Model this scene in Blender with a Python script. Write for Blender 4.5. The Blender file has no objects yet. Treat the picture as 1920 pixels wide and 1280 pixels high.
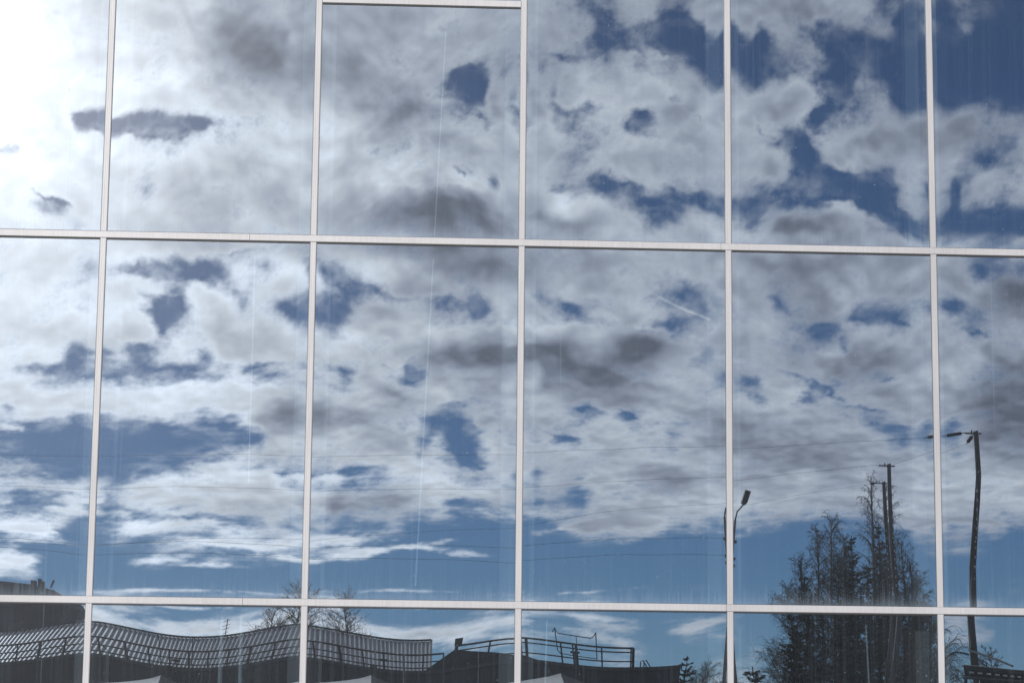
import bpy, math, random
from mathutils import Vector, Matrix
#NP-BEGIN  (plain numpy: view geometry, glass shape, cloud field)
import numpy as np
FPX, PITCH, YAW, ROLL = 4400.0, 0.167076, 0.0465993, 0.010434
CAM_D, EYE = 17.6822, 1.85
BAY, ROWH = 1.6, 2.775
X0 = -2.30786                       # x of the first mullion seen in the picture
ZB, ZA = EYE + 3.75539 - 2.77504, EYE + 3.75539
Z0 = ZB - ROWH
_cy, _sy, _cp, _sp, _cr, _sr = np.cos(YAW), np.sin(YAW), np.cos(PITCH), np.sin(PITCH), np.cos(ROLL), np.sin(ROLL)
RV = np.array([_cy, -_sy, 0.0]); FV = np.array([_cp*_sy, _cp*_cy, _sp]); UV = np.array([-_sp*_sy, -_sp*_cy, _cp])
CAM = np.array([0.0, -CAM_D, EYE])

def ray(px, py):
    dx, dy = np.asarray(px, float)-960, np.asarray(py, float)-640
    u = _cr*dx+_sr*dy; v = -_sr*dx+_cr*dy
    d = FV + (u/FPX)[..., None]*RV - (v/FPX)[..., None]*UV
    return d/np.linalg.norm(d, axis=-1, keepdims=True)

def project(d):
    x = d@RV; y = d@FV; z = d@UV
    y = np.where(y > 0.05, y, 0.05)
    u = FPX*x/y; v = -FPX*z/y
    return 960+_cr*u-_sr*v, 640+_sr*u+_cr*v

# every pane of glass is very slightly pillowed: height field over (a, b) in -1..1
ROWS = [(Z0, ZB), (ZB, ZA), (ZA, ZA+ROWH), (ZA+ROWH, ZA+2*ROWH)]
BULGE = [0.0044, 0.00125, 0.0026, 0.002]
VENT_COL, VENT_Z = 1, 7.512           # the bay whose upper pane is shorter, under its own transom
def pane_pillow(col, row):
    rs = np.random.RandomState(1000+col*17+row*5)
    a = BULGE[row]*(1+0.16*rs.uniform(-1, 1))
    if row == 0 and -1 <= col <= 4: a = (.0030, .0036, .0033, .0020, .0024, .0022)[col+1]
    tx, tz = rs.uniform(-.0007, .0007, 2)
    if row == 0: tx *= .6; tz *= .6
    w2 = rs.uniform(-.00012, .00012)
    if (col, row) == (4, 0): tx = -.0012
    if (col, row) == (3, 0): tx = .0004
    if (col, row) == (1, 2): a = .0030; tx = 0; tz = .0002
    return a, tx, tz, w2
def pane_field(col, row, a, b, hw, hh):
    """outward height and its slopes"""
    A, tx, tz, w2 = pane_pillow(col, row)
    kf = (.70, 0.0, .30, .45)[row]
    k1, k2 = 5.1+col, 7.3-col*.6
    e = 1e-4
    def H(a_, b_):
        f_ = (1-a_*a_)*(1-kf*a_*a_); g_ = (1-b_*b_)*(1-.45*b_*b_)
        return A*f_*g_ + w2*np.sin(k1*a_+1.3*b_)*np.sin(k2*b_*.6+a_)*f_*g_
    h = H(a, b)
    hx = (H(a+e, b)-H(a-e, b))/(2*e)/hw + tx
    hz = (H(a, b+e)-H(a, b-e))/(2*e)/hh + tz
    return h + tx*a*hw + tz*b*hh, hx, hz

def row_edges(col, row):
    lo, hi = ROWS[row]
    if col == VENT_COL and row == 2: hi = VENT_Z
    return lo, hi

def mirror_map(px, py, lock=None):
    """photo pixel -> the undistorted pixel of what its pane reflects"""
    d = ray(px, py)
    t = CAM_D/d[..., 1]
    X = d[..., 0]*t; Z = EYE+d[..., 2]*t
    if lock is None:
        col = np.floor((X-X0)/BAY).astype(int); row = np.where(Z < ZB, 0, np.where(Z < ZA, 1, 2))
    else: col, row = lock
    outx = np.array(px, float); outy = np.array(py, float)
    for c in range(-2, 6):
        for r in range(3):
            m = (col == c) & (row == r)
            if not m.any(): continue
            lo, hi = row_edges(c, r)
            a = np.clip((X[m]-(X0+(c+.5)*BAY))/(BAY/2), -1, 1); b = np.clip((Z[m]-(lo+hi)/2)/((hi-lo)/2), -1, 1)
            h, hx, hz = pane_field(c, r, a, b, BAY/2, (hi-lo)/2)
            n = np.stack([-hx, -np.ones_like(hx), -hz], -1)          # outward is -y
            n /= np.linalg.norm(n, axis=-1, keepdims=True)
            dm = d[m]; rf = dm-2*(dm*n).sum(-1, keepdims=True)*n
            qx, qy = project(rf*np.array([1, -1, 1]))
            outx[m] = qx; outy[m] = qy
    return outx, outy

def unmirror(X, Y):
    """inverse of mirror_map for the pane nearest to the undistorted pixel"""
    d = ray(X, Y); t = CAM_D/d[..., 1]
    wx = d[..., 0]*t; wz = EYE+d[..., 2]*t
    col = np.clip(np.floor((wx-X0)/BAY).astype(int), -2, 5); row = np.where(wz < ZB, 0, np.where(wz < ZA, 1, 2))
    x = np.array(X, float); y = np.array(Y, float)
    for _ in range(6):
        qx, qy = mirror_map(x, y, (col, row))
        x -= .8*(qx-X); y -= .8*(qy-Y)
    fa = (wx-X0)/BAY-col; lo = np.where(wz < ZB, Z0, np.where(wz < ZA, ZB, ZA)); fb = (wz-lo)/ROWH
    k = np.clip(np.minimum(fa, 1-fa)/.13, 0, 1)*np.clip(np.minimum(fb, 1-fb)/.05, 0, 1)
    k = k*k*(3-2*k)
    return X+(x-X)*k, Y+(y-Y)*k

COVER = """
999999999999 999999999899 997449946899 999873324431
999999999999 999999998699 899735401283 963334323310
999999999999 999999999678 865545642112 555332221000
999999999999 999999988117 858999999623 774242110000
999799999999 999999978327 859999979989 996466321121
999743333369 999999998676 854685389588 872678758995
999867565569 999999999987 997568999987 526999999987
999999999999 999999999799 896799989999 823778999868
999999999999 999999999995 966735768998 864123875486
974999999999 999999999998 989985435653 566721552563
999999999999 999999999999 999998479984 999997351111
999999999996 888799999999 999997699999 999999986554
999866553247 699389999999 999997789699 999999899433
999999965846 896635799888 858999954599 789999998999
999999622696 533258655536 753599986479 567833676678
999889957999 986599999769 999999743699 973466687667
998456369899 987779979999 999999998589 999779999998
855555444686 668648439999 999999999856 889897899999
899999999999 999999989999 999999999985 754788999999
577677777667 999999873497 776383879999 999974898999
311221112233 899999967058 586899858999 999997553699
442111333577 886889997128 877699999999 999999998999
653452567999 965643579869 699798999999 999899999999
534645899999 999999997556 564285989999 999999999988
565234344332 644433312212 235889855454 322333466673
211112233343 343332110000 110111000000 000000033320
650000121111 112111000000 000000100000 000000000000
000111100000 000000000000 000000001100 000000000002
333776443344 456532111234 432321111110 000000002420
000552489899 988768899865 322333125420 000000005630
000000034214 421000112222 321134210012 000000000000
000000000000 000000000000 000043002553 000000000000
"""
LIGHT = """
998877766644 554444445555 544434434444 334443333222
999887776643 324444455455 444444444444 333333333322
999887777543 224434455555 444444444444 333333333322
999998888654 334434444555 444545544444 444444333333
999999888766 665544335454 444555554444 444444333333
999988888887 776654233555 455555544555 455444433333
999998888877 777665455555 555555555555 555444443334
999988887776 777666665555 554555544455 454444444333
999887776666 667667765765 655555555555 444444444444
998888776556 556655422236 557654555444 444554444444
998887776556 666554322223 544455545555 322444444444
888888886666 665654333333 444455555444 333444444444
888888888888 888777754333 344455555553 323344454333
888888888888 777766544445 556555554444 333444444432
888888888877 776655554456 555555544444 443444444332
777777888766 676776666654 665543345545 543444444444
888877788876 666665542110 122431145444 434423444433
888888788888 776665664443 412223455544 444333445421
888888888888 865666456544 554333455555 554444554311
888888888888 533444565555 555555554444 444444444321
777777777777 566665556666 555555555433 334444444422
777777777777 666666666666 555555555554 433344455543
877777788888 777777777666 554555434544 454454455555
888877776666 666344456665 555555555555 555555555555
888778887777 666666666666 665444555555 444444444444
888888888888 777777777777 666665555555 444444444444
888888888888 777777777777 666665555555 444444444444
777777777777 777777777777 666665555555 444444444444
777777777777 777777776666 666665555555 444444444444
777777777777 777777766666 666555555555 444444444433
777777777777 777777766666 666655555555 444444444444
777777777777 777777766666 666655555555 444444444444
"""
# (x, y, half length, half width, angle deg, cover, light) strokes seen too fine for the grid
STROKES = [
 # gaps of clear sky
 (1265,75,85,40,15,-.6,0),(1130,28,42,15,35,-.45,0),(1350,100,42,32,30,-.55,0),(1180,88,50,12,15,-.35,0),(1060,102,80,7,4,-.45,0),(1000,120,26,12,0,-.4,0),
 (1420,95,36,32,40,-.5,0),(1455,130,40,18,10,-.4,0),(1590,95,90,34,-10,-.22,0),(1660,120,60,50,0,-.22,0),(1840,130,110,60,0,-.4,0),(1740,180,40,30,0,-.3,0),
 (1560,165,26,30,60,-.4,0),(1545,210,22,14,-30,-.5,0),(1500,272,18,34,-30,-.65,0),(1480,245,22,10,20,-.4,0),(1420,392,45,20,-35,-.6,0),(1485,345,55,20,-22,-.6,0),
 (1600,350,95,34,0,-.65,0),(1690,402,55,16,22,-.55,0),(1730,430,20,12,30,-.4,0),(1860,425,80,24,0,-.7,0),(1785,355,14,30,0,-.4,0),(1890,300,30,12,0,-.35,0),(1890,265,26,16,30,-.35,0),
 (1180,345,48,8,8,-.5,0),(1128,338,26,9,0,-.4,0),(1228,377,36,11,22,-.6,0),(1295,373,62,10,8,-.55,0),(1352,388,30,12,30,-.45,0),(1252,422,18,16,0,-.4,0),(1050,352,34,8,-8,-.5,0),
 (1200,220,20,13,-30,-.65,0),(1262,190,17,8,-10,-.5,0),(1318,220,40,5,22,-.5,0),(1405,232,28,6,30,-.45,0),(1055,205,42,8,5,-.4,0),(1030,175,16,12,0,-.35,0),(1110,195,16,7,0,-.35,0),(1075,280,28,14,-20,-.35,0),(990,130,10,34,0,-.35,0),(1225,250,16,7,0,-.3,0),
 (870,125,32,15,-8,-.6,0),(888,160,20,26,20,-.65,0),(905,190,16,14,0,-.4,0),(850,75,20,13,30,-.4,0),(835,52,14,8,40,-.3,0),(905,216,22,5,15,-.4,0),(815,175,26,4,8,-.3,0),(861,316,5,14,-28,-.7,0),(935,345,22,7,20,-.35,0),
 (245,232,48,16,3,-.62,0),(335,230,48,16,-2,-.6,0),(180,228,26,12,0,-.5,0),(290,250,60,6,3,-.35,0),(410,262,12,22,-10,-.3,0),(135,168,10,8,0,-.5,0),(92,366,34,4,26,-.75,0),(112,378,10,6,30,-.5,0),(95,278,14,4,0,-.35,0),
 (250,500,60,8,8,-.5,0),(330,510,55,12,4,-.5,0),(385,508,34,18,-20,-.55,0),(440,466,48,5,-6,-.45,0),(392,535,16,14,40,-.5,0),(310,570,34,24,25,-.65,0),(262,540,22,8,30,-.5,0),(302,610,11,18,5,-.5,0),(450,566,10,17,-30,-.5,0),
 (95,690,55,8,4,-.5,0),(152,655,16,16,0,-.4,0),(130,700,40,5,3,-.4,0),(255,655,46,18,0,-.55,0),(335,686,62,11,-5,-.6,0),(225,690,40,11,0,-.5,0),(380,662,12,12,0,-.4,0),(20,640,20,5,0,-.2,0),
 (500,683,40,5,-8,-.45,0),(652,688,30,6,12,-.45,0),(598,672,20,5,0,-.4,0),(772,688,20,9,25,-.5,0),(720,682,14,5,0,-.3,0),(625,578,32,20,28,-.65,0),(545,580,42,12,15,-.6,0),(600,500,10,26,-30,-.4,0),(632,505,12,20,-20,-.35,0),
 (700,542,38,11,20,-.6,0),(770,556,34,7,2,-.5,0),(845,565,44,9,12,-.45,0),(892,572,11,24,0,-.5,0),(1005,545,14,16,30,-.3,0),(1062,570,28,10,18,-.45,0),(1165,505,10,10,0,-.3,0),
 (1290,545,18,20,20,-.5,0),(1265,600,55,12,-14,-.6,0),(1200,615,26,5,10,-.4,0),(1325,480,10,26,20,-.25,0),(1470,572,20,12,30,-.3,0),(1622,588,42,11,0,-.65,0),(1560,608,40,10,-20,-.5,0),(1532,628,10,12,0,-.45,0),(1588,650,7,18,-8,-.45,0),(1692,604,24,5,18,-.45,0),
 (1840,625,30,5,20,-.4,0),(1790,575,16,8,30,-.25,0),(1540,722,36,6,22,-.65,0),(1568,738,12,5,40,-.4,0),(1410,709,26,9,-5,-.55,0),(1395,738,10,10,0,-.3,0),(1312,674,18,6,0,-.45,0),(1625,765,42,5,6,-.5,0),(1470,695,30,4,8,-.35,0),(1672,705,14,5,-20,-.35,0),(1700,795,52,8,0,-.4,0),(1782,795,24,14,10,-.4,0),
 (1100,765,16,5,0,-.5,0),(1165,770,20,5,25,-.5,0),(1190,780,14,4,30,-.4,0),(1075,822,26,6,5,-.65,0),(1035,815,24,5,20,-.3,0),(1225,790,7,6,0,-.5,0),(1262,748,10,6,0,-.4,0),(1080,926,20,16,-20,-.6,0),(1085,893,18,6,0,-.5,0),(1030,938,30,6,0,-.5,0),(1175,900,30,4,-6,-.5,0),(1145,925,14,6,-30,-.3,0),(980,880,12,10,0,-.3,0),
 (845,757,26,9,0,-.55,0),(845,785,24,20,-20,-.65,0),(805,815,32,14,-35,-.65,0),(752,798,12,12,0,-.45,0),(790,843,40,9,-10,-.5,0),(705,876,55,9,-6,-.65,0),(640,880,45,5,0,-.6,0),(540,883,36,5,2,-.55,0),(620,842,30,5,12,-.35,0),(890,800,12,9,30,-.4,0),(935,812,10,8,0,-.35,0),(885,872,26,5,15,-.4,0),(860,942,30,8,0,-.55,0),(915,936,24,4,8,-.4,0),(470,842,26,5,0,-.3,0),
 (190,805,240,18,-1,-.85,0),(190,850,170,24,-3,-.85,0),(375,795,80,10,-8,-.5,0),(345,845,50,14,-25,-.45,0),(10,758,14,14,0,-.5,0),(70,945,80,8,-3,-.5,0),(190,945,28,14,0,-.5,0),(255,955,70,6,8,-.4,0),(250,900,14,5,0,-.3,0),(120,922,30,4,10,-.4,0),(330,968,90,7,-2,-.5,0),
 # small clouds and banks
 (30,802,30,4,8,.6,0),(55,846,46,4,-10,.5,0),(78,855,18,3,0,.3,0),(282,811,16,3,-12,.45,0),(272,831,14,7,0,.4,0),(398,795,10,5,-40,.35,0),(370,825,50,5,-8,.3,0),(355,833,20,7,0,.3,0),
 (60,905,70,14,2,.35,.03),(150,915,55,8,-2,.3,.03),(170,935,16,8,0,.3,.02),
 (300,1110,190,4,1,.55,.1),(760,1108,150,5,1,.6,.1),(1100,1114,80,5,-3,.45,.1),(1190,1104,30,3,-8,.35,.1),(620,1008,55,9,-4,.75,.1),(700,1032,110,6,-8,.8,.1),(830,1030,90,6,6,.75,.1),(540,1044,45,5,8,.7,.1),(530,1020,36,8,0,.75,.1),
 (30,1047,36,12,6,.7,.1),(290,1048,50,6,-6,.65,.1),(395,1057,45,4,2,.55,.1),(395,1012,90,8,6,.6,.1),(255,987,34,13,8,.5,.1),(335,985,60,11,2,.5,.1),(430,990,50,10,14,.4,.1),(460,1020,40,8,8,.6,.1),(30,985,50,14,14,.6,.1),(90,1000,40,6,14,.5,.1),(110,950,36,5,3,.4,.1),
 (1150,978,70,12,-8,.55,0),(1210,966,40,14,0,.4,0),(1060,988,60,5,-12,.4,0),(1800,980,110,6,0,.55,.02),(1760,970,90,4,3,.4,.02),(1740,988,50,5,4,.4,.02),(1325,1168,48,8,-16,.65,.1),(1140,1147,70,6,3,.4,.1),(1850,132,40,3,8,.35,0),(1800,40,50,14,20,.25,0),
 # shaded bases and lit crests
 (450,75,60,52,10,0,-.34),(385,50,30,26,0,0,-.12),(640,130,40,50,0,0,-.08),(700,200,60,18,14,0,-.14),(765,208,28,18,0,0,-.28),(850,398,100,36,4,.15,-.42),(760,400,60,30,-30,.1,-.16),(815,344,120,5,2,0,.20),(700,375,50,6,-32,0,.16),(925,400,8,40,-28,0,.14),
 (900,500,110,28,8,.1,-.30),(930,652,90,22,-2,.15,-.34),(1050,672,80,20,18,.15,-.36),(1200,645,42,18,-8,.15,-.32),(1150,702,80,14,2,.1,-.26),(720,738,50,10,4,.1,-.18),(640,780,80,16,8,.2,-.14),(530,775,70,10,4,.2,-.2),(480,600,60,26,10,.2,-.10),(420,590,20,26,-20,.2,-.05),
 (1500,428,62,15,2,.15,-.26),(1560,400,34,10,10,.1,-.14),(1480,500,60,26,0,.1,-.12),(1890,545,44,26,0,.1,-.3),(1850,728,70,20,0,.1,-.32),(1890,775,50,12,0,.1,-.22),(1600,690,60,16,0,.1,-.12),(1680,660,50,14,0,.1,-.12),(1500,850,90,18,-4,.1,-.2),(1370,795,60,18,12,.1,-.22),(1210,875,30,10,0,0,-.18),(1320,860,60,10,8,0,-.12),
 (1010,412,70,10,4,.1,-.18),(1130,420,80,14,6,.1,-.08),(400,912,90,12,4,.2,-.14),(640,945,70,12,2,.15,-.18),(500,945,50,12,0,.15,-.14),(1310,265,50,14,10,.1,-.12),(1800,250,60,16,0,.1,-.12),(1640,250,60,18,0,.1,-.12),(1440,20,90,22,0,.1,-.10),(390,380,90,20,4,0,-.12),(330,380,40,26,0,0,-.08),
 (415,556,48,6,6,.2,.14),(380,590,10,22,20,.1,.1),(1080,368,66,8,6,.1,.16),(1040,385,44,12,0,.1,.14),(1200,606,120,5,14,.1,.2),(1020,580,50,9,8,.1,.14),(130,745,190,14,3,.2,.05),(400,722,90,9,-8,.2,.06),(590,690,50,6,14,.1,.10),(1545,372,60,6,2,.2,.14),(1650,408,60,6,25,.2,.1),(1490,730,50,7,14,.15,.12),(1240,105,60,6,4,.2,.08),(340,722,60,6,-6,.1,.06),
 (600,888,60,6,2,.2,.08),(300,895,90,8,-6,.2,.06),(430,868,40,7,-30,.2,.06),(930,850,60,10,-18,.1,.06),(700,815,60,6,0,.15,.06),(1050,780,70,8,3,.1,.06),(1500,785,80,6,6,.1,.1),(1090,955,100,6,-4,.2,.04),(1190,100,30,5,-20,.1,.06),
]
def _grid(s):
    return np.array([[int(c) for c in ln.replace(' ', '')] for ln in s.strip().split('\n')], float)

def _sample(G, x, y):
    """smooth (cubic) sampling of a 40 px grid, clamped at its edge"""
    gx = np.clip(x/40-.5, 0, G.shape[1]-1.001); gy = np.clip(y/40-.5, 0, G.shape[0]-1.001)
    ix = gx.astype(int); iy = gy.astype(int); fx = gx-ix; fy = gy-iy
    def wts(t): return [(-t+2*t*t-t**3)/2, (2-5*t*t+3*t**3)/2, (t+4*t*t-3*t**3)/2, (-t*t+t**3)/2]
    wx, wy = wts(fx), wts(fy); out = 0
    for j in range(4):
        yy = np.clip(iy+j-1, 0, G.shape[0]-1)
        for i in range(4):
            out = out + wy[j]*wx[i]*G[yy, np.clip(ix+i-1, 0, G.shape[1]-1)]
    return out

_rs = np.random.RandomState(11)
_ang = _rs.uniform(0, 2*np.pi, (256, 256)); _GX, _GY = np.cos(_ang), np.sin(_ang)
def _perlin(x, y):
    ix = np.floor(x).astype(int); iy = np.floor(y).astype(int); fx = x-ix; fy = y-iy
    u = fx**3*(fx*(fx*6-15)+10); v = fy**3*(fy*(fy*6-15)+10)
    def g(i, j, dx, dy):
        a, b = (ix+i) & 255, (iy+j) & 255
        return _GX[a, b]*dx+_GY[a, b]*dy
    n00, n10, n01, n11 = g(0, 0, fx, fy), g(1, 0, fx-1, fy), g(0, 1, fx, fy-1), g(1, 1, fx-1, fy-1)
    return 1.4*((n00*(1-u)+n10*u)*(1-v)+(n01*(1-u)+n11*u)*v)
def _fbm(x, y, octv=5, gain=.5, seed=0):
    out = 0; a = 1.0
    for o in range(octv):
        out = out+a*_perlin(x+seed*17.3+o*5.7, y+seed*9.1+o*3.3); a *= gain; x = x*2.03; y = y*2.03
    return out

def sstep(a, b, x):
    t = np.clip((x-a)/(b-a), 0, 1); return t*t*(3-2*t)

def clouds(X, Y):
    """undistorted pixel -> (cover 0..1, brightness 0..1 display)"""
    st = 1+1.0*sstep(500, 1150, Y)            # clouds flatten towards the horizon
    _t = np.clip((Y-500)/650., 0, 1)
    u, v = X/150., (Y+2.7*(650*(_t**3-_t**4/2)+np.maximum(Y-1150, 0)))/150.
    wx = _fbm(u*1.3, v*1.3, 3, .5, 3); wy = _fbm(u*1.3, v*1.3, 3, .5, 7)
    inside = (X > -60)*(X < 1980)*(Y > -60)*(Y < 1290)
    x, y = np.array(X, float), np.array(Y, float)
    m = (X > -260) & (X < 2180) & (Y > -260) & (Y < 1330)
    x[m], y[m] = unmirror(X[m], Y[m])
    wk = 1-.72*sstep(960, 1090, y)
    xs = x+14*wx; ys = y+10*wy/st*wk
    C = _sample(_grid(COVER), xs, ys)/9.0
    L = _sample(_grid(LIGHT), x+22*wx, y+18*wy/st)
    C0 = C.copy()
    w2x = _fbm(u*4+7, v*4, 3, .6, 41); w2y = _fbm(u*4, v*4+9, 3, .6, 43)
    s1 = x+8*wx+9*w2x; s2 = y+(6*wy+8*w2y)*wk/st
    dl = 0
    for (cx, cy, hl, hw, an, dc, dL) in STROKES:
        if hl <= 1: continue
        ca, sa = np.cos(np.radians(an)), np.sin(np.radians(an))
        p = (s1-cx)*ca+(s2-cy)*sa; q = -(s1-cx)*sa+(s2-cy)*ca
        w = np.exp(-((p/hl)**2+(q/hw)**2)*.9)
        C = C+dc*(.72 if dc < 0 else .9)*w; L = L+dL*4.8*w
    gen = .60+.35*_fbm(u*.35, v*.35, 4, .5, 5)       # the rest of the sky
    out = np.clip(np.maximum(np.maximum(-60-X, X-1990), -80-Y)/200., 0, 1)
    out = np.maximum(out, sstep(1300, 1330, Y))
    C = C*(1-out)+gen*out; L = L*(1-out)+5.0*out
    hx_ = .92
    def puffs(u, v, o):
        p = u*hx_; q = v
        bil = np.abs(_perlin(p*2.6+3.3, q*2.8+8.1))+.5*np.abs(_perlin(p*5.4+1.7, q*5.8+2.2))+(.25*np.abs(_perlin(p*11.1, q*11.7)) if o > 4 else .05)
        return .36*_fbm(p*1.35, q*1.7, o, .60, 1)+.24*(.42-bil)
    n = puffs(u, v, 7)
    env = .10+.90*sstep(.02, .40, C)
    D = C-.095+n*env*1.08
    sf = .12*np.clip(_fbm(u*.6, v*.8, 3, .5, 51)+.3, -.4, 1)      # some edges crisp, some dissolving
    alpha = sstep(.08-sf, .84+1.3*sf, D)
    wisp = np.clip(.10+.34*_fbm(u*2.2, v*3.0, 6, .60, 14), 0, .6)*np.maximum(sstep(.08, .35, D), .85*sstep(.1, .5, C0))
    alpha = np.clip(alpha+wisp*(1-alpha), 0, 1)
    lo1 = puffs(u, v, 4); lo2 = puffs(u-.05, v+.17, 4)
    relief = np.clip(lo2-lo1, -.35, .35)
    body = _fbm(u*.65+5, v*.95, 4, .48, 21)
    thick = sstep(.62, 1.30, C+puffs(u, v, 3)*env)
    L = np.maximum(L, .9)
    bright = L/9.0 + .005 + .085*body + .19*relief - .085*thick + .085*(1-thick) + .05*(n-lo1)
    # a thin vapour trail
    tx = (x-1205)/(1345-1205); ty = 535+(598-535)*tx+6*np.sin(tx*3)
    trail = np.exp(-((y-ty)/2.3)**2)*sstep(0, .5, tx)*(1-sstep(.9, 1.0, tx))
    alpha = np.clip(alpha+.35*trail, 0, 1); bright = bright+.13*trail
    alpha = alpha*(1-sstep(0, .6, (Y-1330)/200.)*.6)
    return alpha, np.clip(bright, 0, 1.15)
#NP-END
R = math.radians
sc = bpy.context.scene
col_main = sc.collection

# ------------------------------------------------------------------ camera
cd = bpy.data.cameras.new('camera'); cam = bpy.data.objects.new('camera', cd); col_main.objects.link(cam)
cd.sensor_width = 36; cd.sensor_fit = 'HORIZONTAL'; cd.lens = FPX/1920*36
cd.clip_start = .1; cd.clip_end = 20000
_r = _cr*RV+_sr*UV; _u = -_sr*RV+_cr*UV
cam.matrix_world = Matrix(((_r[0], _u[0], -FV[0], CAM[0]), (_r[1], _u[1], -FV[1], CAM[1]), (_r[2], _u[2], -FV[2], CAM[2]), (0, 0, 0, 1)))
sc.camera = cam
sc.render.resolution_x, sc.render.resolution_y = 1024, 682

# ------------------------------------------------------------------ sky and sun
SUN_PX = (-290., -40.)
_d = ray(*SUN_PX); SUN = Vector((_d[0], -_d[1], _d[2])).normalized()      # the glass mirrors it, so it stands behind the camera
world = bpy.data.worlds.new('World'); sc.world = world; world.use_nodes = True
nt = world.node_tree; bg = nt.nodes['Background']
sky = nt.nodes.new('ShaderNodeTexSky'); sky.sky_type = 'NISHITA'; sky.sun_disc = False
sky.sun_elevation = math.asin(SUN.z); sky.sun_rotation = math.atan2(SUN.x, SUN.y)
sky.air_density = .52; sky.dust_density = 0.0; sky.ozone_density = 3.6
nt.links.new(sky.outputs[0], bg.inputs[0]); bg.inputs[1].default_value = .056
ld = bpy.data.lights.new('sun', 'SUN'); ld.energy = 3.4; ld.angle = R(.5); ld.color = (1, .97, .93)
lo = bpy.data.objects.new('sun', ld); col_main.objects.link(lo); lo.rotation_euler = (-SUN).to_track_quat('-Z', 'Y').to_euler()
sc.view_settings.view_transform = 'Standard'; sc.view_settings.look = 'None'
sc.view_settings.exposure = 0.0; sc.view_settings.gamma = 1.0
sc.cycles.use_denoising = True
sc.cycles.max_bounces = 8; sc.cycles.transparent_max_bounces = 16; sc.cycles.glossy_bounces = 5

# ------------------------------------------------------------------ helpers
def tag(o, label=None, cat=None, group=None, kind=None):
    for k, v in (('label', label), ('category', cat), ('group', group), ('kind', kind)):
        if v: o[k] = v
    return o
def empty(name, loc, label, cat, group=None):
    o = bpy.data.objects.new(name, None); o.location = loc; o.empty_display_size = .3; col_main.objects.link(o)
    return tag(o, label, cat, group)
class MB:
    def __init__(s): s.v = []; s.f = []; s.m = []
    def add(s, vs, fs, mi=0):
        n = len(s.v); s.v += [tuple(map(float, p)) for p in vs]; s.f += [tuple(i+n for i in f) for f in fs]; s.m += [mi]*len(fs); return s
    def box(s, a, b, mi=0):
        (x0, y0, z0), (x1, y1, z1) = a, b
        vs = [(x0, y0, z0), (x1, y0, z0), (x1, y1, z0), (x0, y1, z0), (x0, y0, z1), (x1, y0, z1), (x1, y1, z1), (x0, y1, z1)]
        return s.add(vs, [(0, 3, 2, 1), (4, 5, 6, 7), (0, 1, 5, 4), (1, 2, 6, 5), (2, 3, 7, 6), (3, 0, 4, 7)], mi)
    def tube(s, pts, rad, n=6, mi=0, cap=True):
        pts = [Vector(p) for p in pts]
        if not isinstance(rad, (list, tuple)): rad = [rad]*len(pts)
        vs = []; t0 = None
        for i, p in enumerate(pts):
            t = (pts[min(i+1, len(pts)-1)]-pts[max(i-1, 0)]).normalized()
            if t0 is None:
                a = t.orthogonal().normalized()
            else:
                a = (a-t*a.dot(t)); a = a.normalized() if a.length > 1e-6 else t.orthogonal().normalized()
            t0 = t; b = t.cross(a)
            for k in range(n):
                th = 2*math.pi*k/n
                vs.append(p+(a*math.cos(th)+b*math.sin(th))*rad[i])
        fs = [(i*n+k, i*n+(k+1) % n, (i+1)*n+(k+1) % n, (i+1)*n+k) for i in range(len(pts)-1) for k in range(n)]
        if cap: fs += [tuple(range(n))[::-1], tuple(range((len(pts)-1)*n, len(pts)*n))]
        return s.add(vs, fs, mi)
    def prism(s, poly, y0, y1, mi=0):
        """poly of (x, z) pulled from y0 to y1"""
        n = len(poly); vs = [(x, y0, z) for x, z in poly]+[(x, y1, z) for x, z in poly]
        fs = [tuple(range(n)), tuple(range(n, 2*n))[::-1]]+[(i, i+n, (i+1) % n+n, (i+1) % n) for i in range(n)]
        return s.add(vs, fs, mi)
    def build(s, name, mats, parent=None, smooth=False, origin=None):
        me = bpy.data.meshes.new(name)
        o3 = Vector(origin) if origin is not None else (Vector(parent.location) if parent and parent.type == 'EMPTY' else None)
        vs = s.v if o3 is None else [(a-o3.x, b-o3.y, c-o3.z) for a, b, c in s.v]
        me.from_pydata(vs, [], s.f)
        for m in (mats if isinstance(mats, (list, tuple)) else [mats]): me.materials.append(m)
        me.polygons.foreach_set('material_index', s.m)
        if smooth: me.polygons.foreach_set('use_smooth', [True]*len(s.f))
        me.update()
        o = bpy.data.objects.new(name, me); col_main.objects.link(o)
        if parent: o.parent = parent
        if origin is not None: o.location = origin
        return o
def vp(X, Y, dist):
    """undistorted pixel at a distance in the mirrored world -> the real place, in front of the glass"""
    d = ray(X, Y); p = CAM+d*dist/d[1]
    return Vector((p[0], -p[1], p[2]))
def ppm(dist): return FPX/dist

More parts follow.
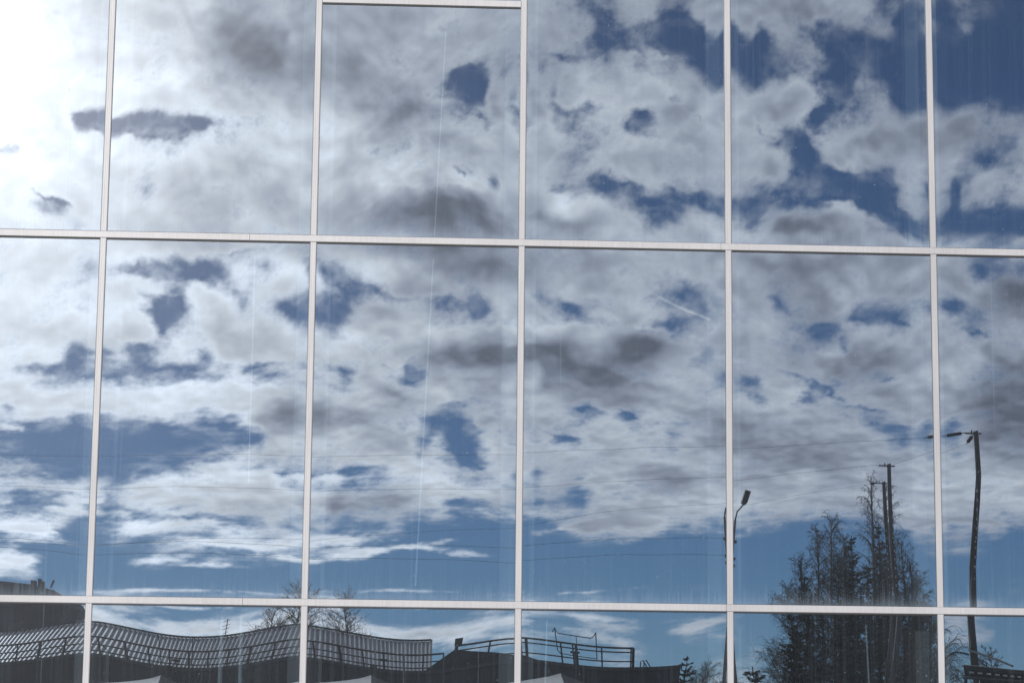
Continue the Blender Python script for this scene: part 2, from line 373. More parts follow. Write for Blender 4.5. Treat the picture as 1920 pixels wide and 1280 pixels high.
def mat(name, col, rough=.7, metal=0., noise=None, bump=None, spec=.5):
    m = bpy.data.materials.new(name); m.use_nodes = True; n = m.node_tree.nodes; l = m.node_tree.links
    b = n['Principled BSDF']; b.inputs['Roughness'].default_value = rough; b.inputs['Metallic'].default_value = metal
    b.inputs['Specular IOR Level'].default_value = spec
    b.inputs['Base Color'].default_value = (*col, 1)
    if noise:
        sx, sy, sz, lo_, hi_ = noise
        tc = n.new('ShaderNodeTexCoord'); mp = n.new('ShaderNodeMapping'); mp.inputs['Scale'].default_value = (sx, sy, sz)
        nz = n.new('ShaderNodeTexNoise'); nz.inputs['Scale'].default_value = 1; nz.inputs['Detail'].default_value = 6
        mr = n.new('ShaderNodeMapRange'); mr.inputs['From Min'].default_value = .3; mr.inputs['From Max'].default_value = .7
        mr.inputs['To Min'].default_value = lo_; mr.inputs['To Max'].default_value = hi_
        mx = n.new('ShaderNodeMix'); mx.data_type = 'RGBA'; mx.blend_type = 'MULTIPLY'; mx.inputs[0].default_value = 1
        mx.inputs[6].default_value = (*col, 1)
        l.new(tc.outputs['Object'], mp.inputs[0]); l.new(mp.outputs[0], nz.inputs[0]); l.new(nz.outputs[0], mr.inputs[0])
        l.new(mr.outputs[0], mx.inputs[7]); l.new(mx.outputs[2], b.inputs['Base Color'])
        if bump:
            bp = n.new('ShaderNodeBump'); bp.inputs['Strength'].default_value = bump; bp.inputs['Distance'].default_value = .002
            l.new(nz.outputs[0], bp.inputs['Height']); l.new(bp.outputs[0], b.inputs['Normal'])
    return m

# ------------------------------------------------------------------ sky dome with the clouds
def make_sky():
    az = np.concatenate([np.arange(-180, -18.2, 1.0), np.arange(-17.5, 17.51, .033), np.arange(18, 180.1, 1.0)])
    el = np.concatenate([np.arange(-6, -.7, 1.), np.arange(-.6, 21.5, .033), np.arange(22, 90, 1.0), [90.]])
    A, E = np.meshgrid(np.radians(az), np.radians(el))
    V = np.stack([np.sin(A)*np.cos(E), -np.cos(A)*np.cos(E), np.sin(E)], -1).reshape(-1, 3)
    mir = V*np.array([1, -1, 1])
    X, Y = project(mir)
    d = mir@FV
    far = (d < .88)
    az0 = np.arctan2(mir[:, 0], mir[:, 1]); el0 = np.arcsin(np.clip(mir[:, 2], -1, 1))
    X = np.where(far, 960+(az0-YAW)*FPX*.6+4000*np.sign(az0), X); Y = np.where(far, 640-(el0-PITCH)*FPX*.35-400, Y)
    a, b = clouds(X, Y)
    lum = (100+156*b)/255.
    lin = np.where(lum < .04045, lum/12.92, ((lum+.055)/1.055)**2.4)
    # gap where the sun stands
    cs = V@np.array(SUN); a = a*(1-sstep(math.cos(R(1.9)), math.cos(R(1.2)), cs))
    a = a*sstep(-.03, .004, V[:, 2])
    ne, na = len(el), len(az)
    idx = np.arange(ne*na).reshape(ne, na)
    F = np.stack([idx[:-1, :-1], idx[:-1, 1:], idx[1:, 1:], idx[1:, :-1]], -1).reshape(-1, 4)
    me = bpy.data.meshes.new('sky')
    me.vertices.add(len(V)); me.vertices.foreach_set('co', (V*7000.).astype(np.float32).ravel())
    me.loops.add(F.size); me.loops.foreach_set('vertex_index', F.astype(np.int32).ravel())
    me.polygons.add(len(F)); me.polygons.foreach_set('loop_start', np.arange(0, F.size, 4, dtype=np.int32))
    me.update(); me.validate()
    me.polygons.foreach_set('use_smooth', np.ones(len(me.polygons), bool))
    for nm, dat in (('cloud_cover', a), ('cloud_light', lin)):
        at = me.attributes.new(nm, 'FLOAT', 'POINT'); at.data.foreach_set('value', dat.astype(np.float32))
    m = bpy.data.materials.new('cloud_layer'); m.use_nodes = True; n = m.node_tree.nodes; l = m.node_tree.links; n.clear()
    out = n.new('ShaderNodeOutputMaterial'); mix = n.new('ShaderNodeMixShader'); tr = n.new('ShaderNodeBsdfTransparent'); em = n.new('ShaderNodeEmission')
    ac = n.new('ShaderNodeAttribute'); ac.attribute_name = 'cloud_cover'; al = n.new('ShaderNodeAttribute'); al.attribute_name = 'cloud_light'
    cr = n.new('ShaderNodeValToRGB'); cr.color_ramp.elements[0].position = .12; cr.color_ramp.elements[0].color = (.95, 1.0, 1.25, 1)
    cr.color_ramp.elements[1].position = .6; cr.color_ramp.elements[1].color = (1.06, 1.03, 1.07, 1)
    l.new(al.outputs['Fac'], cr.inputs[0]); l.new(cr.outputs[0], em.inputs[0])
    ms = n.new('ShaderNodeMath'); ms.operation = 'MULTIPLY'; ms.inputs[1].default_value = CLOUD_GAIN
    l.new(al.outputs['Fac'], ms.inputs[0]); l.new(ms.outputs[0], em.inputs[1])
    l.new(ac.outputs['Fac'], mix.inputs[0]); l.new(tr.outputs[0], mix.inputs[1]); l.new(em.outputs[0], mix.inputs[2]); l.new(mix.outputs[0], out.inputs[0])
    m.cycles.emission_sampling = 'NONE'
    me.materials.append(m)
    o = bpy.data.objects.new('sky', me); col_main.objects.link(o); o['kind'] = 'structure'
CLOUD_GAIN = 1.7
make_sky()

# ------------------------------------------------------------------ ground
M_ground = mat('ground_grass', (.075, .07, .045), .95, noise=(.4, .4, .4, .6, 1.3))
M_asph = mat('asphalt', (.055, .055, .056), .9, noise=(9, 9, 9, .7, 1.2))
M_pave = mat('paving', (.26, .25, .24), .85, noise=(3, 3, 3, .8, 1.1))
M_kerb = mat('kerb_stone', (.30, .29, .28), .8, noise=(5, 5, 5, .8, 1.1))
g = MB(); g.add([(-9000, -9000, 0), (9000, -9000, 0), (9000, 9000, 0), (-9000, 9000, 0)], [(0, 1, 2, 3)])
tag(g.build('ground', M_ground), kind='structure')
g = MB(); g.add([(-60, -60, .004), (60, -60, .004), (60, -3.2, .004), (-60, -3.2, .004)], [(0, 1, 2, 3)])
tag(g.build('road', M_asph), kind='structure')
g = MB().box((-60, -3.0, -.2), (60, -.3, .12)); tag(g.build('pavement', M_pave), kind='structure')
g = MB().box((-60, -3.2, -.2), (60, -3.003, .135)); tag(g.build('kerb', M_kerb), kind='structure')

# ------------------------------------------------------------------ materials of the glass building
def frame_mat():
    m = mat('painted_frame', (.445, .440, .452), .42, spec=.4)
    n = m.node_tree.nodes; l = m.node_tree.links; b = n['Principled BSDF']
    tc = n.new('ShaderNodeTexCoord')
    def nz(sx, sy, sz, det, lo_, hi_, a, b_):
        mp = n.new('ShaderNodeMapping'); mp.inputs['Scale'].default_value = (sx, sy, sz)
        q = n.new('ShaderNodeTexNoise'); q.inputs['Scale'].default_value = 1; q.inputs['Detail'].default_value = det
        r = n.new('ShaderNodeMapRange'); r.inputs['From Min'].default_value = lo_; r.inputs['From Max'].default_value = hi_
        r.inputs['To Min'].default_value = a; r.inputs['To Max'].default_value = b_
        l.new(tc.outputs['Object'], mp.inputs[0]); l.new(mp.outputs[0], q.inputs[0]); l.new(q.outputs[0], r.inputs[0]); return r.outputs[0]
    a = nz(90, 90, 2.5, 3, .3, .7, .93, 1.05); c = nz(1.1, 1.1, 1.1, 5, .3, .7, .90, 1.06)
    k = n.new('ShaderNodeMath'); k.operation = 'MULTIPLY'; l.new(a, k.inputs[0]); l.new(c, k.inputs[1])
    mx = n.new('ShaderNodeMix'); mx.data_type = 'RGBA'; mx.blend_type = 'MULTIPLY'; mx.inputs[0].default_value = 1
    mx.inputs[6].default_value = (.445, .440, .452, 1)
    l.new(k.outputs[0], mx.inputs[7]); l.new(mx.outputs[2], b.inputs['Base Color'])
    return m
M_frame = frame_mat()
M_gasket = mat('black_rubber', (.015, .015, .017), .6)
M_inner = mat('inner_post_paint', (.27, .28, .28), .6, noise=(3, 3, .5, .85, 1.05))
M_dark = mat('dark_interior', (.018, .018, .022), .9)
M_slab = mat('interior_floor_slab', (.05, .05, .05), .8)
M_cable = mat('pale_cord', (.75, .8, .82), .4)
M_spacer = mat('glass_edge_spacer', (.05, .055, .06), .4)

def glass_mat():
    m = bpy.data.materials.new('coated_glass'); m.use_nodes = True; n = m.node_tree.nodes; l = m.node_tree.links; n.clear()
    out = n.new('ShaderNodeOutputMaterial')
    tc = n.new('ShaderNodeTexCoord'); geo = n.new('ShaderNodeNewGeometry')
    def noise(sx, sy, sz, det, rough=.5, src=None):
        mp = n.new('ShaderNodeMapping'); mp.inputs['Scale'].default_value = (sx, sy, sz)
        q = n.new('ShaderNodeTexNoise'); q.inputs['Scale'].default_value = 1; q.inputs['Detail'].default_value = det; q.inputs['Roughness'].default_value = rough
        l.new(geo.outputs['Position'], mp.inputs[0]); l.new(mp.outputs[0], q.inputs[0]); return q.outputs[0]
    def rng(x, a, b, c, d):
        r = n.new('ShaderNodeMapRange'); r.inputs['From Min'].default_value = a; r.inputs['From Max'].default_value = b
        r.inputs['To Min'].default_value = c; r.inputs['To Max'].default_value = d; l.new(x, r.inputs[0]); return r.outputs[0]
    def op(o_, a, b):
        k = n.new('ShaderNodeMath'); k.operation = o_
        for i, q in enumerate((a, b)):
            if isinstance(q, (int, float)): k.inputs[i].default_value = q
            else: l.new(q, k.inputs[i])
        return k.outputs[0]
    # run-off streaks, a film, and the dirty strip with drips along the bottom edge of each pane
    streak = rng(noise(55, 1, .25, 2), .50, .78, 0, .028)
    streak2 = rng(noise(160, 1, .9, 2), .5, .8, 0, .022)
    weave = rng(noise(420, 1, 3.0, 1), .3, .7, 0, .010)
    film = rng(noise(.9, 1, .5, 4), .35, .7, .002, .016)
    sep = n.new('ShaderNodeSeparateXYZ'); l.new(tc.outputs['Object'], sep.inputs[0])      # object origin = bottom centre of the pane
    drip = op('POWER', noise(70, 1, 1.2, 3), 3.0)
    h = op('ADD', .03, op('MULTIPLY', drip, .75))
    edge = op('SUBTRACT', 1.0, op('DIVIDE', sep.outputs[2], h)); edge = op('MAXIMUM', edge, 0.0)
    edge = op('MULTIPLY', op('POWER', edge, 1.5), .13)
    edge2 = op('MULTIPLY', op('POWER', op('MAXIMUM', op('SUBTRACT', 1.0, op('DIVIDE', sep.outputs[2], .20)), 0.0), 2.0), .075)
    ax = op('ABSOLUTE', sep.outputs[0], 0)
    side = op('MULTIPLY', op('POWER', op('MAXIMUM', op('DIVIDE', op('SUBTRACT', ax, .66), .14), 0.0), 2.0), .035)
    dirt = op('ADD', op('ADD', op('ADD', streak, streak2), op('ADD', weave, film)), op('ADD', op('ADD', edge, edge2), side))
    spots = rng(noise(60, 60, 60, 0), .80, .83, 0, .25)
    runs = rng(noise(95, 1, .42, 2), .70, .76, 0, .14)
    runs2 = rng(noise(38, 1, .16, 1), .735, .745, 0, .07)
    dirt = op('ADD', dirt, op('ADD', spots, op('ADD', runs, runs2)))
    dif = n.new('ShaderNodeBsdfDiffuse'); dif.inputs[0].default_value = (.44, .54, .66, 1)
    scat = n.new('ShaderNodeBsdfGlossy'); scat.inputs['Roughness'].default_value = .26; scat.inputs[0].default_value = (.95, .97, 1, 1)
    gl = n.new('ShaderNodeBsdfGlossy'); gl.inputs['Roughness'].default_value = 0.0; gl.inputs[0].default_value = (.77, .90, 1, 1)
    tr = n.new('ShaderNodeBsdfTransparent'); tr.inputs[0].default_value = (.55, .62, .68, 1)
    fr = n.new('ShaderNodeLayerWeight'); fr.inputs[0].default_value = .25
    fac = rng(fr.outputs['Fresnel'], 0, 1, GLASS_R, 1.0)
    m1 = n.new('ShaderNodeMixShader'); l.new(fac, m1.inputs[0]); l.new(tr.outputs[0], m1.inputs[1]); l.new(gl.outputs[0], m1.inputs[2])
    m2 = n.new('ShaderNodeMixShader'); m2.inputs[0].default_value = SCATTER; l.new(m1.outputs[0], m2.inputs[1]); l.new(scat.outputs[0], m2.inputs[2])
    m3 = n.new('ShaderNodeMixShader'); l.new(dirt, m3.inputs[0]); l.new(m2.outputs[0], m3.inputs[1]); l.new(dif.outputs[0], m3.inputs[2])
    l.new(m3.outputs[0], out.inputs[0])
    return m
GLASS_R, SCATTER = .50, .0130
M_glass = glass_mat()
M_back = bpy.data.materials.new('clear_inner_glass'); M_back.use_nodes = True; _n = M_back.node_tree.nodes; _n.clear()
_o = _n.new('ShaderNodeOutputMaterial'); _t = _n.new('ShaderNodeBsdfTransparent'); _t.inputs[0].default_value = (.92, .95, .94, 1); M_back.node_tree.links.new(_t.outputs[0], _o.inputs[0])

# ------------------------------------------------------------------ the glass building
C0, C1 = -5, 9                                  # bays -5..8
XL, XR = X0+C0*BAY, X0+C1*BAY
TOP = ZA+2*ROWH
bld = empty('glass_building', ((XL+XR)/2, 0, 0), 'mirror-glass curtain wall with off-white frames reflecting clouds, roofs, trees and poles', 'building')

def make_pane(c, r, lo, hi):
    x0, x1 = X0+c*BAY+.020, X0+(c+1)*BAY-.020; z0, z1 = lo+.022, hi-.022
    nx, nz = 26, 44
    hw, hh = BAY/2, (hi-lo)/2; cx = X0+(c+.5)*BAY
    xs = np.linspace(x0, x1, nx+1); zs = np.linspace(z0, z1, nz+1)
    GX_, GZ_ = np.meshgrid(xs, zs)
    vis = -2 <= c <= 5
    h, _, _ = pane_field(c if vis else 2, min(r, 2), (GX_-cx)/hw, (GZ_-(lo+hi)/2)/hh, hw, hh)
    vs = [(float(GX_[j, i])-cx, -float(h[j, i]), float(GZ_[j, i])-lo) for j in range(nz+1) for i in range(nx+1)]
    id_ = lambda i, j: j*(nx+1)+i
    fs = [(id_(i, j), id_(i+1, j), id_(i+1, j+1), id_(i, j+1)) for j in range(nz) for i in range(nx)]
    mi = [0]*len(fs); n0 = len(vs)
    rim = [id_(i, 0) for i in range(nx)]+[id_(nx, j) for j in range(nz)]+[id_(i, nz) for i in range(nx, 0, -1)]+[id_(0, j) for j in range(nz, 0, -1)]
    L_ = len(rim); f0 = n0; n0 += L_
    for k in rim: vs.append(vs[k])                      # own vertices for the edge, so the face stays flat up to it
    for k in rim: vs.append((vs[k][0], .028, vs[k][2]))
    for k in range(L_): fs.append((f0+k, n0+k, n0+(k+1) % L_, f0+(k+1) % L_)); mi.append(2)
    fs.append(tuple(n0+k for k in range(L_))[::-1]); mi.append(1)
    me = bpy.data.meshes.new('glass_pane'); me.from_pydata(vs, [], fs)
    for m in (M_glass, M_back, M_spacer): me.materials.append(m)
    me.polygons.foreach_set('material_index', mi); me.polygons.foreach_set('use_smooth', [k == 0 for k in mi]); me.update()
    o = bpy.data.objects.new('glass_pane', me); col_main.objects.link(o); o.parent = bld
    o.location = (cx-bld.location.x, 0, lo)
    # black gaskets round the pane, a sub-part
    q = MB(); w = BAY/2
    q.box((-w+.024, -.0062, hi-lo-.0385), (w-.024, .004, hi-lo-.0285))       # under the transom above: the dark line
    q.box((-w+.024, -.0055, .028), (w-.024, .004, .0300))
    q.box((w-.0270, -.0055, .0302), (w-.0250, .004, hi-lo-.0387)); q.box((-w+.0250, -.0055, .0302), (-w+.0270, .004, hi-lo-.0387))
    gk = q.build('gasket', M_gasket); gk.parent = o
    return o

for r, (lo, hi) in enumerate(ROWS):
    for c in range(C0, C1):
        if c == VENT_COL and r == 2:
            make_pane(c, r, lo, VENT_Z); make_pane(c, 3, VENT_Z, hi)
        else: make_pane(c, r, lo, hi)

def profile_bar(mb, vertical, p0, p1, at, w, d, ch=.006):
    """pressure cap with a chamfered, slightly stepped section; front at y = -d"""
    sec = [(-w, .012), (-w, -d+ch), (-w+ch, -d), (-w*.30, -d), (-w*.25, -d+.0015), (w*.25, -d+.0015), (w*.30, -d), (w-ch, -d), (w, -d+ch), (w, .012)]
    if not vertical: sec = [(-w, .012), (-w, -d+ch*.6), (-w+ch*.6, -d), (w-ch, -d), (w, -d+ch), (w, .012)]
    n = len(sec); vs = []
    for p in (p0, p1):
        for s_, y in sec: vs.append((at+s_, y, p) if vertical else (p, y, at+s_))
    fs = [(i, i+1, i+1+n, i+n) for i in range(n-1)]+[(n-1, 0, n, 2*n-1), tuple(range(n)), tuple(range(n, 2*n))]
    return mb.add(vs, fs)
rs = random.Random(4)
for k in range(C0, C1+1):
    x = X0+k*BAY
    for r, (lo, hi) in enumerate(ROWS):
        segs = [(lo, hi)]
        for a, b in segs:
            m = MB(); profile_bar(m, True, a+.0275, b-.0275, x, .0245, .0115+rs.uniform(-.0005, .0005)); m.build('mullion', M_frame, bld)
    m = MB(); m.box((x-.13, .30, .1), (x+.13, .42, TOP-.1)); m.build('inner_post', M_inner, bld)
    m = MB(); m.box((x-.022, .0285, .1), (x+.022, .2995, TOP-.1)); m.build('mullion_web', M_spacer, bld)
JA, JB = (468, 462), (453, 1126)
def joint_x(px, py):
    d = ray(px, py); return float(d[0]*CAM_D/d[1])
for r, z in enumerate([Z0, ZB, ZA, ZA+ROWH, TOP]):
    j0 = joint_x(455, 1127) if r == 1 else joint_x(468, 449)
    cuts = [XL-.024]+[v for v in (j0+3.63*k for k in range(-6, 6)) if XL < v < XR]+[XR+.024]
    for a, b in zip(cuts[:-1], cuts[1:]):
        m = MB(); profile_bar(m, False, a+.0012, b-.0012, z, .0265, .0155+rs.uniform(-.0007, .0007)); m.build('transom', M_frame, bld)
    m = MB(); m.box((XL, .0285, z-.022), (XR, .22, z+.022)); m.build('transom_web', M_spacer, bld)
m = MB(); xv = X0+VENT_COL*BAY; profile_bar(m, False, xv+.0255, xv+BAY-.0255, VENT_Z, .027, .0140); m.build('transom', M_frame, bld)
# shell and dark rooms behind the glass
m = MB(); m.box((XL-.2, -.05, TOP+.03), (XR+.2, 14.2, TOP+.35)); m.build('roof', M_frame, bld)
m = MB(); m.box((XL-.25, 0.02, 0), (XL-.03, 14, TOP+.028)); m.build('side_wall', M_frame, bld)
m = MB(); m.box((XR+.03, 0.02, 0), (XR+.25, 14, TOP+.028)); m.build('side_wall', M_frame, bld)
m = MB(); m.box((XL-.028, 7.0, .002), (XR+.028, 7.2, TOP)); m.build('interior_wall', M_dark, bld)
m = MB(); m.box((XL-.028, 13.9, .002), (XR+.028, 14.1, TOP)); m.build('rear_wall', M_frame, bld)
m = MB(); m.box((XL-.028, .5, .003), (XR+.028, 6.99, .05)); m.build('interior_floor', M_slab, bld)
m = MB(); m.box((XL-.25, -.03, -.1), (XR+.25, .2, .024)); m.build('plinth', M_kerb, bld)
for pts, lab in (
    (((479, 455), (466, 905)), 'long pale cord hanging inside the second bay, below the middle transom'),
    (((836, 60), (779, 1098)), 'very long slanting pale cord hanging inside the third bay of glass'),
    (((418, 1136), (411, 1290)), 'bright thick cord behind the bottom glass, in front of the reflected sheet-metal roof'),
    (((453, 1136), (450, 1290)), 'thin pale cord right of the bright thick cord behind the bottom glass'),
    (((1026, 1145), (1022, 1290)), 'pale cord behind the bottom glass near the reflected hoop railing'),
    (((1622, 1148), (1630, 1290)), 'pale cord behind the bottom glass in front of the reflected trees')):
    P = []
    for px, py in pts:
        d = ray(px, py); P.append(CAM+d*(CAM_D+.2)/d[1])
    rr = .008 if 'thick' not in lab else .018
    c_ = MB().tube([P[0], P[1]], [rr*.7, rr], 6).build('hanging_cord', M_cable, origin=tuple(P[0]))
    tag(c_, lab, 'cord', 'cords hanging behind the glass')

# ================================================================== what stands opposite the glass and is mirrored in it
M_wall = mat('dark_cladding', (.022, .022, .028), .8, noise=(.5, .5, 3, .7, 1.25))
M_wall2 = mat('dark_end_cladding', (.030, .026, .028), .8, noise=(1, 1, 4, .7, 1.25))
M_metal = mat('galvanised_sheet', (.38, .38, .41), .48, .5, noise=(.25, .6, .25, .82, 1.12))
M_trim = mat('roof_trim', (.03, .03, .034), .6)
M_rail = mat('painted_rail', (.014, .015, .02), .8)
M_far = mat('far_facade', (.055, .055, .075), .85, noise=(.15, .15, .6, .7, 1.2))
M_farroof = mat('far_roof', (.06, .062, .08), .7, noise=(1.2, .2, .2, .7, 1.25))
M_win = mat('dark_window', (.02, .025, .03), .12)
M_pole = mat('tarred_wood', (.045, .034, .028), .85, noise=(9, 9, .6, .55, 1.4))
M_lamp = mat('galvanised_lamp_post', (.05, .053, .058), .8)
M_ins = mat('ceramic_insulator', (.03, .025, .022), .85, spec=.2)
M_wire = mat('aluminium_wire', (.02, .02, .024), .95, spec=.1)
M_bark = mat('birch_bark', (.10, .09, .085), .9, noise=(3, 3, 9, .4, 1.5))
M_twig = mat('bare_twigs', (.050, .036, .032), .9)
M_twig2 = mat('bare_willow_twigs', (.085, .065, .040), .9)
M_pbark = mat('conifer_bark', (.050, .036, .030), .95, noise=(6, 6, 2, .6, 1.3))
M_needle = mat('conifer_needles', (.022, .030, .020), .9, noise=(1.3, 1.3, 1.3, .5, 1.6))
M_pine = mat('pine_needles', (.028, .033, .022), .9, noise=(1.3, 1.3, 1.3, .5, 1.6))
M_tile = mat('dark_roof_sheet', (.020, .018, .018), .7, noise=(1, 6, 1, .7, 1.3))
M_pale = mat('pale_batten', (.40, .38, .36), .7)
M_steel = mat('tent_leg_metal', (.35, .35, .36), .4, .7)
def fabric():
    m = bpy.data.materials.new('tent_fabric_lit'); m.use_nodes = True; n = m.node_tree.nodes; l = m.node_tree.links
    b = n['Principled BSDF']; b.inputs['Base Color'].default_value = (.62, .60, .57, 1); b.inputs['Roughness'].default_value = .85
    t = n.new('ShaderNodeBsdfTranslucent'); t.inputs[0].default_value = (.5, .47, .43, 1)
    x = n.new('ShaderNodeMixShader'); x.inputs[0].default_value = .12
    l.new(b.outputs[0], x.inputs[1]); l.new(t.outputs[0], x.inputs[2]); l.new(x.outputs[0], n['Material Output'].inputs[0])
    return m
M_fabric_lit = fabric(); M_fabric_shade = mat('tent_fabric_shaded', (.05, .045, .045), .9)  # sunlit and shaded tent cloth, the light put into the colour

def vq(X, Y, d): return vp(X, Y+8, d)
# ---------------------------------------------------------------- hall with the ribbed sheet roof
D1 = 134.
e0, e1 = vq(-330, 1236, D1), vq(814, 1234, D1)
r1 = vq(814, 1169, D1+10)
xa, xb, ye, ze = e0.x, e1.x, e0.y, e1.z
yr, zr = r1.y, r1.z
hall = empty('metal_roofed_hall', ((xa+xb)/2, yr, 0), 'long hall with a pale ribbed sheet-metal roof reflected behind the rooftop railing', 'building')
m = MB(); m.prism([(xa+.2, 0), (xb-.2, 0), (xb-.2, ze-.12), (xa+.2, ze-.12)], ye-.3, yr-10+.3); m.build('wall', M_wall, hall)
m = MB(); yb = yr-10.
m.add([(xb-.2, ye-.3, ze-.119), (xb-.2, yr, zr-.15), (xb-.2, yb+.3, ze-.119), (xb-.5, ye-.3, ze-.119), (xb-.5, yr, zr-.15), (xb-.5, yb+.3, ze-.119)], [(0, 1, 2), (3, 5, 4), (0, 3, 4, 1), (1, 4, 5, 2), (0, 2, 5, 3)]); m.build('gable', M_wall2, hall)
m = MB(); pitch = .28; n = int((xb-xa)/pitch)
pr = []
for i in range(n):                                     # trapezoid ribs, real folds in the sheet
    x = xb-(i+1)*pitch
    pr += [(x, 0), (x+.15, 0), (x+.17, .08), (x+.25, .08), (x+.27, 0)]
pr.append((xb, 0))
for (yA, zA_, yB_, zB_) in ((ye, ze, yr, zr), (yr, zr, yb, ze)):
    vs = []
    for x, hgt in pr: vs += [(x, yA, zA_+hgt), (x, yB_, zB_+hgt)]
    fs = [(2*i, 2*i+2, 2*i+3, 2*i+1) for i in range(len(pr)-1)]
    k = len(vs); vs += [(x, yA if j == 0 else yB_, (zA_ if j == 0 else zB_)-.05) for x, _h in pr for j in (0, 1)]
    fs += [(k+2*i, k+2*i+1, k+2*i+3, k+2*i+2) for i in range(len(pr)-1)]
    fs += [(2*i, k+2*i, k+2*i+2, 2*i+2) for i in range(len(pr)-1)]
    m.add(vs, fs)
m.build('roof', M_metal, hall)
m = MB(); m.box((xa, yr-.16, zr+.03), (xb+.02, yr+.16, zr+.14)); m.build('ridge_cap', M_trim, hall)
m = MB(); m.box((xb+.003, ye-.02, ze-.1), (xb+.09, ye+.10, ze+.10)); m.tube([(xb+.05, ye, ze+.02), (xb+.05, yr, zr+.06)], .07, 4); m.build('verge_trim', M_trim, hall)
# television aerial on the ridge
a0 = vq(432, 1172, D1+10); a1 = vq(434, 1132, D1+10)
aer = empty('rooftop_aerial', (a0.x, a0.y, zr+.12), 'thin television aerial standing on the ridge of the ribbed roof', 'aerial')
MB().tube([(a0.x, a0.y, zr+.12), (a1.x, a0.y, a1.z)], .03, 5).build('mast', M_rail, aer)
for q, (dz, hw) in enumerate(((.10, .22), (.35, .30), (.55, .30), (.78, .20))):
    MB().tube([(a1.x-hw, a0.y, a1.z-dz-.06), (a1.x+hw*.7, a0.y, a1.z-dz+.05)], .018, 4).build('antenna_element', M_rail, aer)

# ---------------------------------------------------------------- flat dark building with the rooftop railing
D2 = 110.; K2 = 1/ppm(D2)
pl = vq(-330, 1235, D2); pr_ = vq(1287, 1230, D2); yF = pl.y; zt = pr_.z
flat = empty('flat_roofed_building', ((pl.x+pr_.x)/2, yF-6, 0), 'dark flat-roofed building with a rooftop railing reflected along the bottom of the glass', 'building')
m = MB(); m.box((pl.x, yF-12, 0), (pr_.x-.5, yF, zt-.16)); m.build('wall', M_wall, flat)
m = MB(); m.box((pr_.x-.497, yF-12.05, 0), (pr_.x, yF+.05, zt-.158)); m.build('end_wall', M_wall2, flat)
m = MB(); m.box((pl.x-.1, yF-12.1, zt-.155), (pr_.x+.06, yF+.10, zt)); m.build('parapet', M_trim, flat)
for i in range(16):
    x = pl.x+2.0+i*2.4
    if x > pr_.x-2: break
    w_ = MB().box((x, yF+.003, zt-2.3), (x+1.3, yF+.04, zt-1.2)).build('window', M_win, flat)
# low pitched roof house on it
hx = [vq(X, Y, D2).x for X, Y in ((800, 1230), (838, 1203), (862, 1190), (940, 1212), (1002, 1228))]
hz = [zt+.002, vq(838, 1203, D2).z, vq(862, 1190, D2).z, vq(940, 1208, D2).z, zt+.002]
m = MB().prism(list(zip(hx, hz)), yF-4.5, yF-.3); m.build('rooftop_shed', M_wall, flat)
sg = vq(868, 1176, D2)
m = MB().box((sg.x-.19, yF-.6, sg.z-.16), (sg.x+.19, yF-.5, sg.z+.16)); m.tube([(sg.x-.12, yF-.55, hz[2]-.1), (sg.x-.12, yF-.55, sg.z-.16)], .03, 5); m.build('floodlight_box', M_rail, flat)
ra = bpy.data.objects.new('railing', None); col_main.objects.link(ra); ra.parent = flat
def railing(xA, zA_, xB, zB_, zb, posts, heights=(1.0, .52), yy=None, rr=.048):
    yy = yF-.05 if yy is None else yy
    for hgt in heights:
        o = MB().tube([(xA, yy, zA_-(1-hgt)*(zA_-zb)), (xB, yy, zB_-(1-hgt)*(zB_-zb))], rr if hgt > .9 else rr*.7, 5).build('rail', M_rail); o.parent = ra; o.matrix_parent_inverse = Matrix.Translation(-Vector(flat.location))
    for i, f in enumerate(posts):
        x = xA+(xB-xA)*f; z = zA_+(zB_-zA_)*f
        o = MB().tube([(x, yy, zb), (x, yy, z)], rr*(1.5 if i % 3 == 0 else .9), 5).build('post', M_rail); o.parent = ra; o.matrix_parent_inverse = Matrix.Translation(-Vector(flat.location))
rz = vq(400, 1187, D2).z; rz2 = vq(1190, 1193, D2).z; rz3 = vq(866, 1184, D2).z
railing(pl.x+.3, rz, vq(840, 1200, D2).x, rz-.05, zt, [i/26 for i in range(27)], (1.0, .55, .18))
railing(vq(866, 1184, D2).x, rz3, vq(1190, 1193, D2).x, rz2, zt, [0, .19, .33, .36, .55, .62, .64, .80, .985, 1.0], (1.0, .78, .30))
# bent pipe hoops (access ladders), floodlights and boxes along the roof edge
def hoop(x0, x1, ztop, zlow, yy):
    m = MB(); m.tube([(x0-.12, yy, ztop-.12), (x0, yy, ztop+.10), (x0+.12, yy, ztop-.14), (x1-.25, yy, ztop-.20), (x1-.10, yy, ztop-.10), (x1, yy, ztop+.06)], .024, 5)
    m.tube([(x0, yy, ztop+.10), (x0+.03, yy, zlow+.15), (x0+.15, yy, zlow)], .026, 5); m.tube([(x1, yy, ztop+.06), (x1, yy, zlow-.1)], .028, 5)
    m.tube([((x0+x1)/2, yy, ztop-.17), ((x0+x1)/2, yy, zlow-.25)], .020, 5); m.tube([(x0+.15, yy, zlow), (x1, yy, zlow-.06)], .02, 5)
    return m
h0, h1 = vq(1035, 1168, D2), vq(1113, 1176, D2)
hoop(h0.x, h1.x, h0.z, h0.z-1.05, yF+.45).build('ladder_hoop', M_rail, flat)
for X in (293, 364):
    q = vq(X, 1160, D2); m = MB().tube([(q.x, yF+.25, zt), (q.x, yF+.25, q.z), (q.x+.30, yF+.25, q.z-.24)], .026, 5); m.build('ladder_handle', M_rail, flat)
q = vq(1206, 1216, D2); m = MB()
